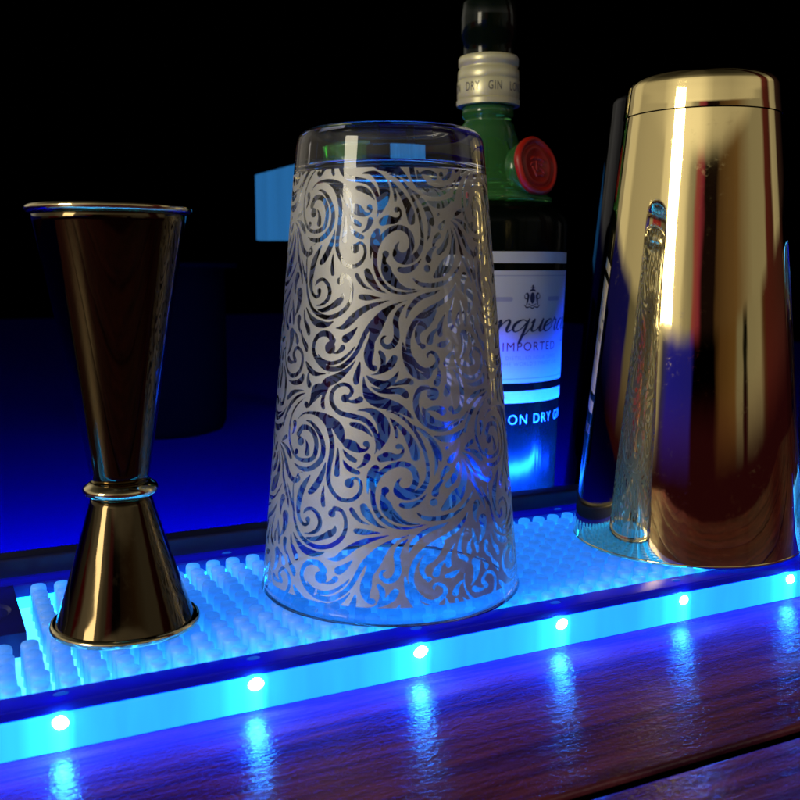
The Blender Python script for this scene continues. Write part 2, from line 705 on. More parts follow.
# ------------------------------------------------------------------ peg mat
PZ = 1.4
bm_ = empty('bar_mat', ORG, ANG, label='long black framed service mat of glowing blue silicone pegs', cat='bar mat')
MAT0, MAT1 = -22.0, 42.0
MB().box(MAT0, MAT1, .05, 11.25, .16, .42).build('tray_floor', M['tray_floor'], bm_, False)
fr_ = MB().box(MAT0, MAT1, .0, .87, 1.02, 1.33, .08).build('front_lip', M['lip'], bm_)
MB().box(MAT0, MAT1, .28, .80, .43, 1.015).build('light_guide', M['inner_glow'], bm_, False)
MB().box(MAT0, MAT1, 10.3, 11.3, .85, 1.36, .08).build('back_lip', M['lip'], bm_)
MB().box(MAT0, MAT1, 10.42, 10.9, .43, .845).build('light_guide', M['inner_glow'], bm_, False)
for s_ in LED_S:
    v_, f_ = lathe([(0, .03), (.09, .026), (.12, .0)], 20)
    v_ = [(p[0] * 1.7, p[1], p[2]) for p in v_]
    MB().add(v_, f_, (s_ + .1, .50, 1.328)).build('lip_glow_spot', M['lip_spot_glow'], bm_)  # added emissive ovals for the spots of LED light on the lips
    MB().add(v_, f_, (s_ + 2.3, 10.75, 1.358)).build('lip_glow_spot', M['lip_spot_glow'], bm_)

# blank plate with a round finger hole at the left end of the mat
HOLE = (-11.2, 7.75)


def plate_with_hole():
    x0, x1, y0, y1, zt, zb = -20.0, -10.0, 5.40, 10.28, 1.36, .60
    cxh, cyh, rh = HOLE[0], HOLE[1], .95
    n = 64
    ring = [(cxh + rh * math.cos(2 * math.pi * i / n), cyh + rh * math.sin(2 * math.pi * i / n)) for i in range(n)]
    inner = [(cxh + (rh - .10) * math.cos(2 * math.pi * i / n), cyh + (rh - .10) * math.sin(2 * math.pi * i / n)) for i in range(n)]
    outer = []
    for px, py in ring:
        dx, dy = px - cxh, py - cyh
        t = min(((x1 - cxh) / dx) if dx > 1e-9 else 1e9, ((x0 - cxh) / dx) if dx < -1e-9 else 1e9,
                ((y1 - cyh) / dy) if dy > 1e-9 else 1e9, ((y0 - cyh) / dy) if dy < -1e-9 else 1e9)
        outer.append((cxh + dx * t, cyh + dy * t))
    mb = MB()
    v, f = [], []
    for i in range(n):
        v += [(*outer[i], zt), (*ring[i], zt), (*inner[i], zt - .08), (*inner[i], zb), (*outer[i], zb)]
    for i in range(n):
        j = (i + 1) % n
        for k in range(4):
            f.append((5 * i + k, 5 * j + k, 5 * j + k + 1, 5 * i + k + 1))
        f.append((5 * i + 4, 5 * j + 4, 5 * j, 5 * i))
    mb.add(v, f)
    # corners of the rectangle
    for (qx, qy) in ((x0, y0), (x1, y0), (x1, y1), (x0, y1)):
        k = sorted(range(n), key=lambda i: abs(outer[i][0] - qx) + abs(outer[i][1] - qy))[:2]
        ai, bi = k
        vv = [(*outer[ai], zt), (qx, qy, zt), (*outer[bi], zt), (*outer[ai], zb), (qx, qy, zb), (*outer[bi], zb)]
        mb.add(vv, [(0, 1, 2), (3, 5, 4), (0, 3, 4, 1), (1, 4, 5, 2)])
    o = mb.build('blank_plate', M['plate'], bm_, False)
    return recalc(o)


M['plate'] = M['lip']
plate_with_hole()
v_, f_ = lathe([(0, .46), (.93, .46), (.93, .58), (0, .58)], 48)
MB().add(v_, f_, (HOLE[0], HOLE[1], 0)).build('hole_floor', M['black_matte'], bm_)

PEG = lathe([(.30, 0), (.275, .30), (.262, .88), (.245, .955), (.21, .985), (0, .99)], 22)
pegs = []
i = -16
while True:
    u_ = -10.0 + .775 * i
    if u_ > 36:
        break
    for k in range(12):
        v__ = 1.26 + .775 * k
        if u_ < -9.75 and v__ > 4.9:
            continue
        pegs.append((u_, v__))
    i += 1


def vis(p):
    x, y = to_world(*p)
    q = np.array([x, y, PZ]) - Cv
    z = q @ Fv
    px, py = 400 + F_PX * (q @ Rv) / z, 400 - F_PX * (q @ Uv) / z
    hid = (290 < px < 500 and py < 560) or (60 < px < 190 and 500 < py < 640)
    return z if (-10 < px < 810 and not hid) else z + 500


pegs.sort(key=vis)
peg_me = None
for n_, (u_, v__) in enumerate(pegs[:100]):
    if peg_me is None:
        o = MB().add(*PEG).build('peg', M['peg'], bm_)
        peg_me = o
    else:
        o = peg_me.copy()
        scene.collection.objects.link(o)
        o.parent = bm_
    o.location = (u_ * CM, v__ * CM, (.415 + random.uniform(-.012, .012)) * CM)
    o.rotation_euler = (R(random.uniform(-3, 3)), R(random.uniform(-3, 3)), 0)
mb = MB()
for u_, v__ in pegs[100:]:
    mb.add(*PEG, off=(u_ + random.uniform(-.015, .015), v__ + random.uniform(-.015, .015), .415 + random.uniform(-.012, .012)))
mb.build('peg_field', M['peg'], bm_, kind='stuff')

# ------------------------------------------------------------------ LED strips
ls = empty('led_strip', ORG, ANG, label='glowing cyan light strip under the front lip of the peg mat', cat='light strip', group='light strips of the bar')
MB().box(MAT0, MAT1, -.02, .26, .012, 1.0, .05).build('diffuser', M['strip'], ls)
for s_ in LED_S:
    v_, f_ = lathe([(0, .075), (.07, .066), (.12, .04), (.145, 0)], 28)
    kx, kz = random.uniform(1.0, 1.25), random.uniform(.85, 1.05)
    v_ = [(p[0] * kx * (1 + .12 * math.sin(2.0 * math.atan2(p[1], p[0]) + s_)), -p[2], p[1] * kz) for p in v_]
    o = MB().add(v_, f_).build('led_lens', M['led'], ls)
    o.location = (s_ * CM, -.00018, .78 * CM)
    o.scale = (1.3, 1.3, 1.25)
ls2 = empty('led_strip', ORG, ANG, label='blue light strip hidden behind the raised rail, lighting the back counter', cat='light strip', group='light strips of the bar')
MB().box(-30, 50, 12.52, 12.72, .9, 1.5, .03).build('diffuser', M['strip_back'], ls2)

# ------------------------------------------------------------------ jigger
JX, JY = -8.5, 28.6


def tube_profile(outer, th):
    """open shell: outer profile from lip to lip, inner one offset"""
    return outer + [(max(0, r - th), z) for r, z in reversed(outer)]


jg = empty('jigger', (JX, JY, PZ), 0, label='tall hourglass double jigger in dark bronze metal, standing left of the patterned glass', cat='jigger')
h1, h2 = 4.3, 12.72
lower = [(2.12, .12)] + [(2.12 + (.86 - 2.12) * t ** .93, .12 + (h1 - .28) * t) for t in [i / 16 for i in range(1, 17)]]
o = MB().add(*lathe(lower + [(.80, h1 - .16), (.80 - .02, h1 - .2)] + [(max(.05, r - .08), z) for r, z in reversed(lower)], 128)).build('small_cup', M['bronze'], jg)
recalc(o)
bead = arc(2.13, .13, .13, -150, 200, 16)
recalc(MB().add(*lathe(bead, 128, True)).build('foot_rim', M['bronze_rim'], jg))
cb = [(.80, h1 - .18)] + arc(.86, h1 - .02, .20, -80, 80, 12) + [(.84, h1 + .2)]
cb = [(.84, h1 - .24), (.98, h1 - .20), (1.10, h1 - .10), (1.13, h1 + .0), (1.08, h1 + .1), (.94, h1 + .2), (.86, h1 + .26), (.7, h1 + .2), (.7, h1 - .2)]
recalc(MB().add(*lathe(cb, 128, True)).build('collar', M['bronze_rim'], jg))
upper = [(.84 + (2.22 - .84) * (t ** 1.06), h1 + .16 + (h2 - .12 - h1 - .16) * t) for t in [i / 22 for i in range(23)]]
o = MB().add(*lathe(upper + [(r - .07, z) for r, z in reversed(upper)], 128, True)).build('large_cup', M['bronze'], jg)
recalc(o)
recalc(MB().add(*lathe(arc(2.25, h2 - .11, .11, -160, 190, 16), 128, True)).build('mouth_rim', M['bronze_rim'], jg))

# ------------------------------------------------------------------ patterned mixing glass, standing mouth down
GX, GY, GH, GR0, GR1 = -.33, 32.65, 15.35, 4.46, 3.06


def g_r(z):
    return GR0 + (GR1 - GR0) * z / GH


gg = empty('mixing_glass', (GX, GY, PZ), 0, label='upside-down clear glass covered in frosted silver scrollwork', cat='glass')
outer = arc(GR0 - .10, .14, .14, -90, 0, 6) + [(g_r(z), z) for z in np.linspace(.5, GH - .55, 24)]
outer += arc(GR1 - .42, GH - .42, .44, 8, 88, 8) + [(GR1 - 1.0, GH + .0), (1.2, GH - .06), (0, GH - .08)]
th = .30
inner = [(g_r(z) - th * (.8 + .3 * z / GH), z) for z in np.linspace(.25, GH - 1.40, 22)]
inner += [(g_r(GH) - .55, GH - 1.20), (g_r(GH) - .85, GH - 1.12), (1.2, GH - 1.10), (0, GH - 1.09)]
prof = list(reversed(outer)) + [(GR0 - .20, .06)] + inner
recalc(MB().add(*lathe(prof, 160)).build('glass_body', M['glass'], gg))

# scroll ornament traced from the picture (four working windows, 8 units = 1 pixel)
Pq = [340, 430]; Qq = [280, 430]; Rq = [280, 350]; Sq = [340, 350]; Tq = [290, 270]; Uq = [340, 270]; Vq = [410, 350]; Wq = [410, 430]; Xq = [400, 270]
ORN = [
 (Uq, [(442, 292, 4), (380, 332, 44), (328, 398, 80), (288, 480, 88), (252, 570, 62), (234, 650, 84), (228, 715, 68), (240, 765, 44), (262, 788, 40)]),
 (Uq, [(275, 785, 50)]),
 (Uq, [(522, 273, 4), (472, 330, 38), (446, 400, 48), (450, 470, 46), (452, 540, 52), (422, 600, 50), (372, 615, 38), (336, 580, 30), (344, 540, 22), (368, 526, 14)]),
 (Uq, [(320, 655, 30), (344, 700, 46), (340, 760, 32), (308, 806, 4)]),
 (Uq, [(435, 706, 54), (405, 755, 62), (355, 797, 44), (300, 828, 20), (248, 838, 4)]),
 (Sq, [(210, 200, 4), (250, 240, 38), (310, 268, 58), (370, 274, 58), (430, 235, 40), (472, 165, 4)]),
 (Sq, [(420, 286, 4), (480, 262, 38), (540, 250, 52), (568, 258, 46)]),
 (Sq, [(245, 292, 4), (310, 325, 32), (390, 330, 46), (470, 325, 56), (515, 348, 60), (530, 368, 42)]),
 (Sq, [(188, 205, 4), (200, 300, 40), (235, 368, 84), (300, 412, 94), (390, 436, 86), (470, 465, 70), (540, 510, 40), (592, 555, 4)]),
 (Pq, [(485, 388, 14), (458, 425, 26), (470, 465, 38), (510, 486, 42), (565, 475, 46), (603, 425, 48), (605, 360, 48), (570, 300, 46), (500, 272, 44), (420, 285, 44), (335, 340, 42), (282, 420, 40), (262, 510, 38), (272, 600, 36), (310, 680, 34), (370, 740, 30), (440, 775, 26), (530, 786, 20), (620, 773, 14), (695, 752, 6)]),
 (Pq, [(437, 450, 14), (450, 495, 40), (500, 528, 52), (570, 530, 56), (640, 490, 52), (690, 420, 40), (704, 330, 30), (690, 220, 28), (655, 110, 27), (600, 10, 26), (535, -70, 24), (460, -125, 16), (372, -152, 6)]),
 (Pq, [(400, -100, 8), (455, -50, 22), (520, 20, 46), (565, 90, 66), (595, 160, 76), (605, 215, 66)]),
 (Pq, [(405, -84, 6), (430, -40, 18), (450, 10, 26), (455, 55, 26)]),
 (Pq, [(226, 530, 5), (222, 480, 16), (235, 415, 42), (255, 350, 66), (285, 305, 56)]),
 (Pq, [(330, 228, 62), (380, 212, 74), (440, 218, 52), (490, 198, 28), (504, 155, 20), (485, 125, 26), (465, 132, 44)]),
 (Pq, [(362, 482, 58)]),
 (Pq, [(352, 500, 36), (345, 545, 40), (365, 600, 84), (385, 645, 84), (430, 690, 76), (490, 730, 44), (570, 752, 20), (650, 748, 5)]),
 (Pq, [(492, 600, 40), (540, 606, 50), (600, 590, 44), (655, 552, 22), (697, 503, 5)]),
 (Pq, [(608, 656, 5), (650, 690, 24), (700, 708, 34), (770, 708, 34), (840, 690, 26), (900, 660, 8)]),
 (Pq, [(92, 635, 36), (120, 680, 38), (170, 730, 24), (235, 756, 5)]),
 (Pq, [(188, 612, 52), (210, 660, 66), (255, 720, 48), (310, 765, 24), (375, 788, 6)]),
 (Qq, [(555, 425, 76)]),
 (Qq, [(575, 390, 22), (612, 385, 22), (645, 420, 26), (648, 480, 28), (610, 538, 32), (545, 564, 32), (470, 545, 32), (415, 480, 34), (388, 400, 38), (395, 300, 40), (412, 200, 42), (418, 110, 42), (405, 30, 42), (375, -50, 40), (325, -110, 36), (260, -138, 26), (190, -132, 16), (145, -88, 6)]),
 (Qq, [(503, 150, 6), (528, 190, 28), (562, 222, 44), (600, 244, 36)]),
 (Qq, [(503, 235, 8), (535, 290, 36), (585, 326, 42), (625, 342, 34)]),
 (Qq, [(462, 128, 6), (464, 190, 24), (460, 270, 38), (456, 350, 48)]),
 (Qq, [(540, 108, 76), (585, 128, 84), (635, 160, 44), (690, 158, 20), (714, 125, 16)]),
 (Qq, [(690, 110, 50)]),
 (Rq, [(270, 489, 4), (345, 515, 30), (415, 565, 66), (465, 625, 88), (488, 685, 66), (500, 738, 16)]),
 (Sq, [(136, 481, 5), (215, 480, 30), (270, 500, 62), (325, 555, 88), (352, 620, 98), (352, 690, 78), (335, 750, 40), (314, 806, 5)]),
 (Rq, [(522, 386, 68)]),
 (Rq, [(560, 365, 30), (578, 325, 32), (550, 285, 30), (500, 275, 30), (440, 305, 34), (412, 370, 38), (425, 440, 40), (480, 500, 40), (570, 526, 42), (660, 550, 42), (720, 595, 40), (762, 665, 34), (778, 740, 28), (770, 800, 16), (758, 832, 5)]),
 (Rq, [(572, 592, 34), (625, 606, 50), (680, 634, 40), (720, 672, 18), (746, 702, 4)]),
 (Rq, [(388, 308, 5), (350, 370, 30), (342, 430, 38), (350, 462, 30)]),
 (Rq, [(212, 432, 46)]),
 (Rq, [(215, 452, 26), (238, 440, 26), (262, 385, 44), (285, 320, 76), (315, 300, 70)]),
 (Rq, [(262, 420, 14), (320, 345, 40), (375, 265, 78), (445, 228, 72), (510, 185, 48), (565, 135, 24), (607, 80, 4)]),
 (Rq, [(641, 90, 5), (630, 150, 38), (612, 220, 54), (610, 255, 48)]),
 (Rq, [(212, 95, 18), (240, 150, 48), (282, 188, 40), (340, 190, 16), (400, 185, 4)]),
 (Tq, [(224, 670, 6), (260, 720, 26), (330, 745, 32), (400, 727, 30), (460, 682, 24), (500, 640, 16), (522, 606, 4)]),
 (Tq, [(322, 622, 100)]),
 (Tq, [(345, 565, 56), (310, 515, 52), (250, 512, 46), (205, 560, 38), (190, 640, 38), (222, 720, 40), (290, 782, 44), (380, 790, 42), (455, 745, 38), (512, 686, 36), (552, 620, 36), (582, 550, 38), (617, 480, 40), (668, 410, 38), (732, 342, 32), (802, 295, 24), (870, 265, 14), (942, 240, 4)]),
 (Tq, [(368, 465, 6), (430, 455, 42), (482, 408, 62), (545, 348, 58), (622, 300, 48), (705, 268, 26), (792, 243, 4)]),
 (Tq, [(446, 550, 68), (490, 515, 48), (542, 455, 5)]),
 (Tq, [(568, 215, 44), (620, 220, 50), (685, 222, 24), (736, 222, 5)]),
 (Tq, [(402, 88, 62)]),
 (Tq, [(420, 45, 40), (465, 55, 30), (492, 110, 30), (497, 180, 30), (482, 250, 34), (440, 315, 38), (375, 362, 38), (300, 378, 38), (225, 352, 36), (175, 295, 30), (148, 210, 26), (138, 120, 22), (136, 20, 18), (140, -90, 14), (170, -180, 10), (235, -232, 4)]),
 (Qq, [(225, 715, 46)]),
 (Qq, [(228, 745, 26), (195, 755, 28), (160, 710, 30), (148, 640, 42), (155, 560, 56), (175, 480, 60), (205, 420, 42), (248, 355, 6)]),
 (Tq, [(205, 130, 6), (225, 90, 28), (268, 75, 30), (308, 120, 36), (320, 185, 38), (295, 245, 34), (245, 280, 18), (205, 282, 4)]),
 (Tq, [(424, 182, 6), (418, 225, 38), (385, 258, 58), (330, 295, 42), (270, 320, 38), (218, 316, 6)]),
 (Tq, [(130, 290, 4), (160, 360, 30), (205, 415, 58), (262, 436, 58), (312, 432, 34), (352, 408, 4)]),
 (Tq, [(116, 300, 6), (122, 400, 28), (145, 465, 48), (153, 505, 40)]),
 (Tq, [(90, 470, 5), (105, 550, 30), (130, 605, 50), (136, 640, 32)]),
 (Qq, [(355, 430, 5), (345, 500, 24), (344, 560, 38), (348, 600, 36)]),
 (Qq, [(366, 256, 5), (348, 330, 36), (308, 415, 54), (262, 478, 54), (240, 495, 38)]),
 (Qq, [(116, 264, 4), (160, 300, 30), (225, 312, 38), (292, 278, 46), (338, 215, 46), (348, 130, 42), (328, 50, 38), (292, -15, 34), (250, -62, 24), (205, -82, 6)]),
 (Rq, [(168, 728, 74)]),
 (Rq, [(150, 670, 46), (185, 618, 44), (245, 632, 42), (285, 700, 42), (292, 780, 42), (268, 860, 40), (205, 882, 34), (142, 862, 28), (100, 800, 28), (80, 710, 26), (80, 620, 22), (98, 520, 20), (140, 440, 16), (212, 372, 4)]),
 (Qq, [(135, 170, 44)]),
 (Rq, [(30, 600, 22), (50, 520, 28), (90, 432, 34), (145, 372, 26), (212, 340, 5)]),
 (Rq, [(66, 382, 38), (102, 342, 42), (150, 325, 22), (202, 322, 4)]),
 (Rq, [(70, 240, 6), (115, 262, 36), (170, 245, 50), (188, 205, 34)]),
 (Rq, [(125, 85, 44), (112, 30, 34), (140, -20, 30), (178, 20, 30), (182, 100, 32), (155, 175, 34), (105, 205, 36), (68, 170, 28), (50, 90, 20), (48, 0, 14), (60, -110, 6)]),
 (Uq, [(528, 388, 5), (555, 310, 34), (615, 240, 42), (680, 205, 38), (740, 188, 28), (800, 160, 6)]),
 (Sq, [(500, -70, 6), (512, 20, 36), (545, 110, 62), (592, 180, 66), (650, 212, 56), (700, 205, 50), (738, 175, 10)]),
 (Vq, [(146, 70, 8), (138, 38, 20), (165, 15, 24), (205, 40, 32), (220, 90, 38), (188, 138, 38), (132, 162, 38), (75, 140, 36), (25, 85, 36), (-10, 10, 38), (-12, -100, 42), (30, -210, 42), (90, -280, 40), (160, -330, 40), (240, -375, 40), (310, -430, 38), (350, -490, 26), (368, -540, 6)]),
 (Xq, [(183, 612, 46)]),
 (Xq, [(155, 590, 34), (137, 540, 38), (150, 480, 60), (195, 430, 88), (240, 380, 70), (285, 325, 18)]),
 (Xq, [(320, 510, 48), (318, 450, 44), (340, 390, 20), (366, 335, 5)]),
 (Xq, [(442, 485, 42), (402, 440, 46), (394, 370, 32), (408, 300, 24), (432, 215, 5)]),
 (Xq, [(308, 600, 34), (350, 592, 50), (398, 562, 6)]),
 (Xq, [(478, 235, 6), (495, 310, 34), (512, 380, 40), (520, 440, 22)]),
 (Vq, [(292, 345, 58), (302, 290, 50), (312, 230, 44), (296, 160, 26)]),
 (Vq, [(340, 150, 10), (385, 220, 34), (410, 300, 42), (414, 400, 42), (390, 475, 40), (345, 500, 30)]),
 (Vq, [(325, 470, 46)]),
 (Vq, [(183, 350, 104)]),
 (Vq, [(140, 300, 40), (85, 310, 44), (50, 380, 48), (52, 470, 48), (90, 555, 46), (165, 615, 42), (260, 635, 38), (350, 605, 32), (425, 545, 24), (465, 475, 6)]),
 (Vq, [(94, 450, 6), (122, 505, 44), (160, 552, 54), (215, 582, 44), (280, 590, 32), (345, 570, 18), (402, 540, 4)]),
 (Vq, [(190, 690, 4), (250, 708, 44), (320, 706, 60), (380, 678, 48), (430, 630, 10)]),
 (Wq, [(438, 142, 5), (470, 110, 34), (500, 85, 34)]),
 (Wq, [(430, 155, 4), (490, 165, 30), (540, 195, 48), (568, 232, 34)]),
 (Wq, [(410, 175, 4), (470, 215, 30), (520, 285, 44), (570, 370, 44), (620, 395, 40), (652, 365, 26), (640, 335, 20)]),
 (Wq, [(318, 242, 54), (345, 200, 28), (362, 178, 5)]),
 (Wq, [(300, 438, 50), (345, 390, 54), (375, 320, 40), (386, 248, 6)]),
 (Wq, [(410, 230, 5), (430, 300, 30), (432, 390, 58), (412, 470, 70), (370, 530, 110), (315, 590, 84), (262, 632, 32)]),
 (Wq, [(190, 578, 60)]),
 (Wq, [(430, 212, 4), (480, 300, 24), (505, 400, 30), (540, 480, 34), (580, 560, 30), (602, 640, 6)]),
 (Sq, [(580, 600, 5), (660, 652, 30), (730, 722, 46), (775, 790, 50), (800, 850, 40), (806, 890, 10)]),
 (Wq, [(160, 108, 6), (200, 190, 24), (212, 280, 28), (190, 372, 8)]),
 (Wq, [(295, 145, 30)]),
 (Wq, [(150, 725, 8), (290, 702, 24), (390, 645, 24), (462, 560, 20), (508, 470, 5)]),
 (Wq, [(640, 620, 6), (605, 540, 26), (560, 440, 8)]),
]
PER_T = R(98.0)
PER_V = None


def px_to_glass(x, y):
    """point of the glass's front where the line of sight through pixel (x, y) meets it -> angle, height"""
    d = ray(x, y)
    o = Cv - np.array([GX, GY, PZ])
    k = (GR1 - GR0) / GH
    a = d[0] ** 2 + d[1] ** 2 - (k * d[2]) ** 2
    rz = GR0 + k * o[2]
    b_ = 2 * (o[0] * d[0] + o[1] * d[1] - rz * k * d[2])
    c_ = o[0] ** 2 + o[1] ** 2 - rz ** 2
    D = b_ * b_ - 4 * a * c_
    t = -b_ / (2 * a) if D <= 0 else (-b_ - math.sqrt(D)) / (2 * a)
    p = o + d * t
    return math.atan2(p[0], -p[1]), p[2]


PER_V = px_to_glass(399.4, 246)[1] - px_to_glass(402.5, 482)[1]
RM = 3.75                                   # working radius for the unrolled ornament


def build_ornament():
    h = PER_T * RM / 176
    nx, ny = 176, int(round(PER_V / h))
    h_y = PER_V / ny
    S = np.full((ny, nx), 9.0)
    for (ox, oy), st in ORN:
        pts = []
        for x, y, wd in st:
            px, py = ox + x / 8, oy + y / 8
            th_, z_ = px_to_glass(px, py)
            th2, z2 = px_to_glass(px, py + 1)
            sc = abs(z_ - z2)
            pts.append((th_ * RM, z_, max(.03, wd / 8 * sc * 1.0)))
        q = dense(pts, .03) if len(pts) > 1 else np.array([(pts[0][0], pts[0][1], pts[0][2] / 2)])
        q[:, 1] *= h / h_y                  # square cells
        stamp(S, 0.0, 0.0, h, q, True, True)
    # small leaves and drops in the broad blank parts, as on the real print
    rnd = random.Random(3)
    S = np.minimum(S, .5)
    for it in range(90):
        j_, i_ = np.unravel_index(int(np.argmax(S)), S.shape)
        dmax = S[j_, i_]
        if dmax < .205:
            break
        best = None
        for k in range(16):
            a_ = math.pi * k / 8
            rr, tot = dmax * .9, 0.0
            for q_ in (1.0, 1.7, 2.3):
                tot += min(S[int(round(j_ + math.sin(a_) * rr * q_ / h)) % ny, int(round(i_ + math.cos(a_) * rr * q_ / h)) % nx], .25)
            if best is None or tot > best[0]:
                best = (tot, a_)
        a_ = best[1]
        L_ = dmax * 1.9
        cx_, cy0 = i_ * h, j_ * h
        bend_ = rnd.choice((-.35, .35))
        st = []
        for t_ in np.linspace(0, 1, 14):
            aa = a_ + bend_ * (t_ - .2) * 1.6
            st.append((cx_ + math.cos(aa) * L_ * (t_ * 1.1 - .22), cy0 + math.sin(aa) * L_ * (t_ * 1.1 - .22), 2 * dmax * .42 * max(.06, (1 - t_) ** .8)))
        q = dense(st, .03)
        q[:, 2] = np.maximum(.012, q[:, 2])
        stamp(S, 0.0, 0.0, h, q, True, True)
    # lay the tile round the glass: rows are heights, columns angles
    z_lo, z_hi = .62, GH - 1.42
    sub = 2
    hh = h / sub
    NX = int(2 * math.pi * RM / hh)
    NY = int((z_hi - z_lo) / hh)
    ang = (-math.pi + 2 * math.pi * np.arange(NX + 1) / NX)
    zz = z_lo + (z_hi - z_lo) * np.arange(NY + 1) / NY
    fx = (ang * RM / h) % nx
    fy = (zz / h_y) % ny
    ix, iy = np.floor(fx).astype(int), np.floor(fy).astype(int)
    tx, ty = (fx - ix)[None, :], (fy - iy)[:, None]
    ix0, ix1, iy0, iy1 = ix % nx, (ix + 1) % nx, iy % ny, (iy + 1) % ny
    G = (S[np.ix_(iy0, ix0)] * (1 - tx) * (1 - ty) + S[np.ix_(iy0, ix1)] * tx * (1 - ty)
         + S[np.ix_(iy1, ix0)] * (1 - tx) * ty + S[np.ix_(iy1, ix1)] * tx * ty)
    V, Fc = contour_fill(-G, 0.0, 0.0, 1.0)
    out_v = []
    for x, y in V:
        a_ = -math.pi + 2 * math.pi * x / NX
        z_ = z_lo + (z_hi - z_lo) * y / NY
        r_ = g_r(z_) + .012
        out_v.append((r_ * math.sin(a_), -r_ * math.cos(a_), z_))
    return mesh_obj('frosted_pattern', out_v, Fc, M['frost'], gg)


build_ornament()

# ------------------------------------------------------------------ gold shaker tin
SX, SY = 11.72, 38.47
sh = empty('shaker_tin', (SX, SY, PZ), 0, label='polished gold shaker tin standing mouth down at the right end of the mat', cat='shaker')
HS = 16.68
body = [(4.50, .12)] + [(4.50 + (2.93 - 4.50) * (t ** 1.05), .12 + (HS - .12) * t) for t in [i / 30 for i in range(1, 31)]]
recalc(sharpen(MB().add(*lathe([(4.40, .03)] + arc(4.44, .08, .08, -90, 60, 6) + body + [(2.80, HS), (2.8, HS - .1)] + [(r - .09, z) for r, z in reversed(body[:-1])], 160, False)).build('body', M['gold'], sh)))
cap = [(2.70, HS - .06), (2.82, HS + .035)] + [(2.955, HS + .045), (2.955, HS + .09), (2.93, HS + .35), (2.90, HS + .62)] + [(2.88, HS + .85)] + arc(2.28, HS + .98, .58, 0, 68, 8) + [(2.2, HS + 1.59), (1.6, HS + 1.68), (.8, HS + 1.72), (0, HS + 1.73)]
recalc(sharpen(MB().add(*lathe(cap, 160)).build('weighted_base', M['gold'], sh), 50))
recalc(MB().add(*lathe([(2.6, HS - .05), (2.90, HS - .01), (2.90, HS + .045), (2.6, HS + .05)], 128, True)).build('seam_ring', M['black_matte'], sh))

# ------------------------------------------------------------------ black shaker behind
DX, DY = 14.7, 53.8
dk = empty('cocktail_shaker', (DX, DY, -3.0), 0, label='black chrome cone-shaped shaker half hidden behind the gold tin', cat='shaker')
zt = z_at(86, DY - 3) + 3.0
body = [(5.45, 0)] + [(5.5 + (3.25 - 5.5) * t, .15 + (zt - .7) * t) for t in [i / 24 for i in range(25)]]
MB().add(*lathe(body + arc(2.75, zt - .5, .5, 0, 85, 6) + [(0, zt + .05)], 128)).build('body', M['black_gloss'], dk)
MB().add(*lathe([(5.45, 0), (5.62, .05), (5.64, .5), (5.44, .62)], 128)).build('foot_ring', M['black_gloss'], dk)

# ------------------------------------------------------------------ green gin bottle
BX, BY, BZ = 4.62, 52.0, -3.0
BROT = R(29)
bo = empty('gin_bottle', (BX, BY, BZ), BROT, label='green gin bottle with silver collar, red wax seal and white label', cat='bottle')


def bz(y, Y=BY):
    return z_at(y, Y) - BZ


def bwall(z):                               # body radius by height above the bottle's foot
    return 3.75 + (4.28 - 3.75) * min(1, max(0, z / bz(225)))


z_sh = bz(203)
prof = [(0, .1), (3.3, 0), (3.65, .2)] + [(bwall(z), z) for z in np.linspace(.6, bz(226), 14)]
prof += [(4.2, bz(219)), (3.95, bz(212)), (3.55, bz(207)), (3.38, bz(205.5)), (0, bz(205.5))]
MB().add(*lathe(prof, 96)).build('body', M['bottle_body'], bo)
sh_p = [(0, bz(205)), (3.30, bz(205)), (3.42, bz(203)), (3.42, bz(199)), (3.25, bz(197.5)), (3.0, bz(192)), (2.55, bz(176)), (2.05, bz(158)), (1.62, bz(142)), (1.42, bz(131)), (1.38, bz(126)),
        (1.22, bz(123)), (1.22, bz(120)), (1.34, bz(117)), (1.34, bz(108)), (1.1, bz(106)), (0, bz(106))]
MB().add(*lathe(sh_p, 96)).build('glass_shoulder', M['green_glass'], bo)
# shallow flutes standing round the shoulder
fl = MB()
for k in range(10):
    a_ = 2 * math.pi * k / 10 + .3
    pts_ = [(3.02, bz(193), .10), (2.62, bz(178), .16), (2.15, bz(161), .14), (1.70, bz(145), .08)]
    vv, ff = [], []
    for r_, z_, w_ in pts_:
        for sgn in (-1, 0, 1):
            rr = r_ + (.05 if sgn == 0 else -.04)
            vv.append((rr * math.cos(a_ + sgn * w_ / r_ * 1.5), rr * math.sin(a_ + sgn * w_ / r_ * 1.5), z_))
    for i_ in range(3):
        for s_ in range(2):
            ff.append((3 * i_ + s_, 3 * i_ + s_ + 1, 3 * i_ + s_ + 4, 3 * i_ + s_ + 3))
    fl.add(vv, ff)
fl.build('flutes', M['green_glass'], bo)
cl_p = [(1.40, bz(107.5)), (1.64, bz(107)), (1.66, bz(102)), (1.60, bz(100.5)), (1.62, bz(99)), (1.62, bz(83)), (1.58, bz(81.5)), (1.60, bz(80)), (1.58, bz(72)), (1.50, bz(70)), (1.50, bz(68.5)), (1.56, bz(67)), (1.56, bz(60)), (1.50, bz(58)), (1.36, bz(57.5))]
sharpen(MB().add(*lathe(cl_p, 96)).build('collar', M['silver'], bo), 40)
MB().add(*lathe([(1.34, bz(58)), (1.32, bz(45)), (1.44, bz(40)), (1.46, bz(20)), (1.42, bz(5)), (1.25, bz(1)), (0, bz(0))], 64)).build('cap', M['cap'], bo)

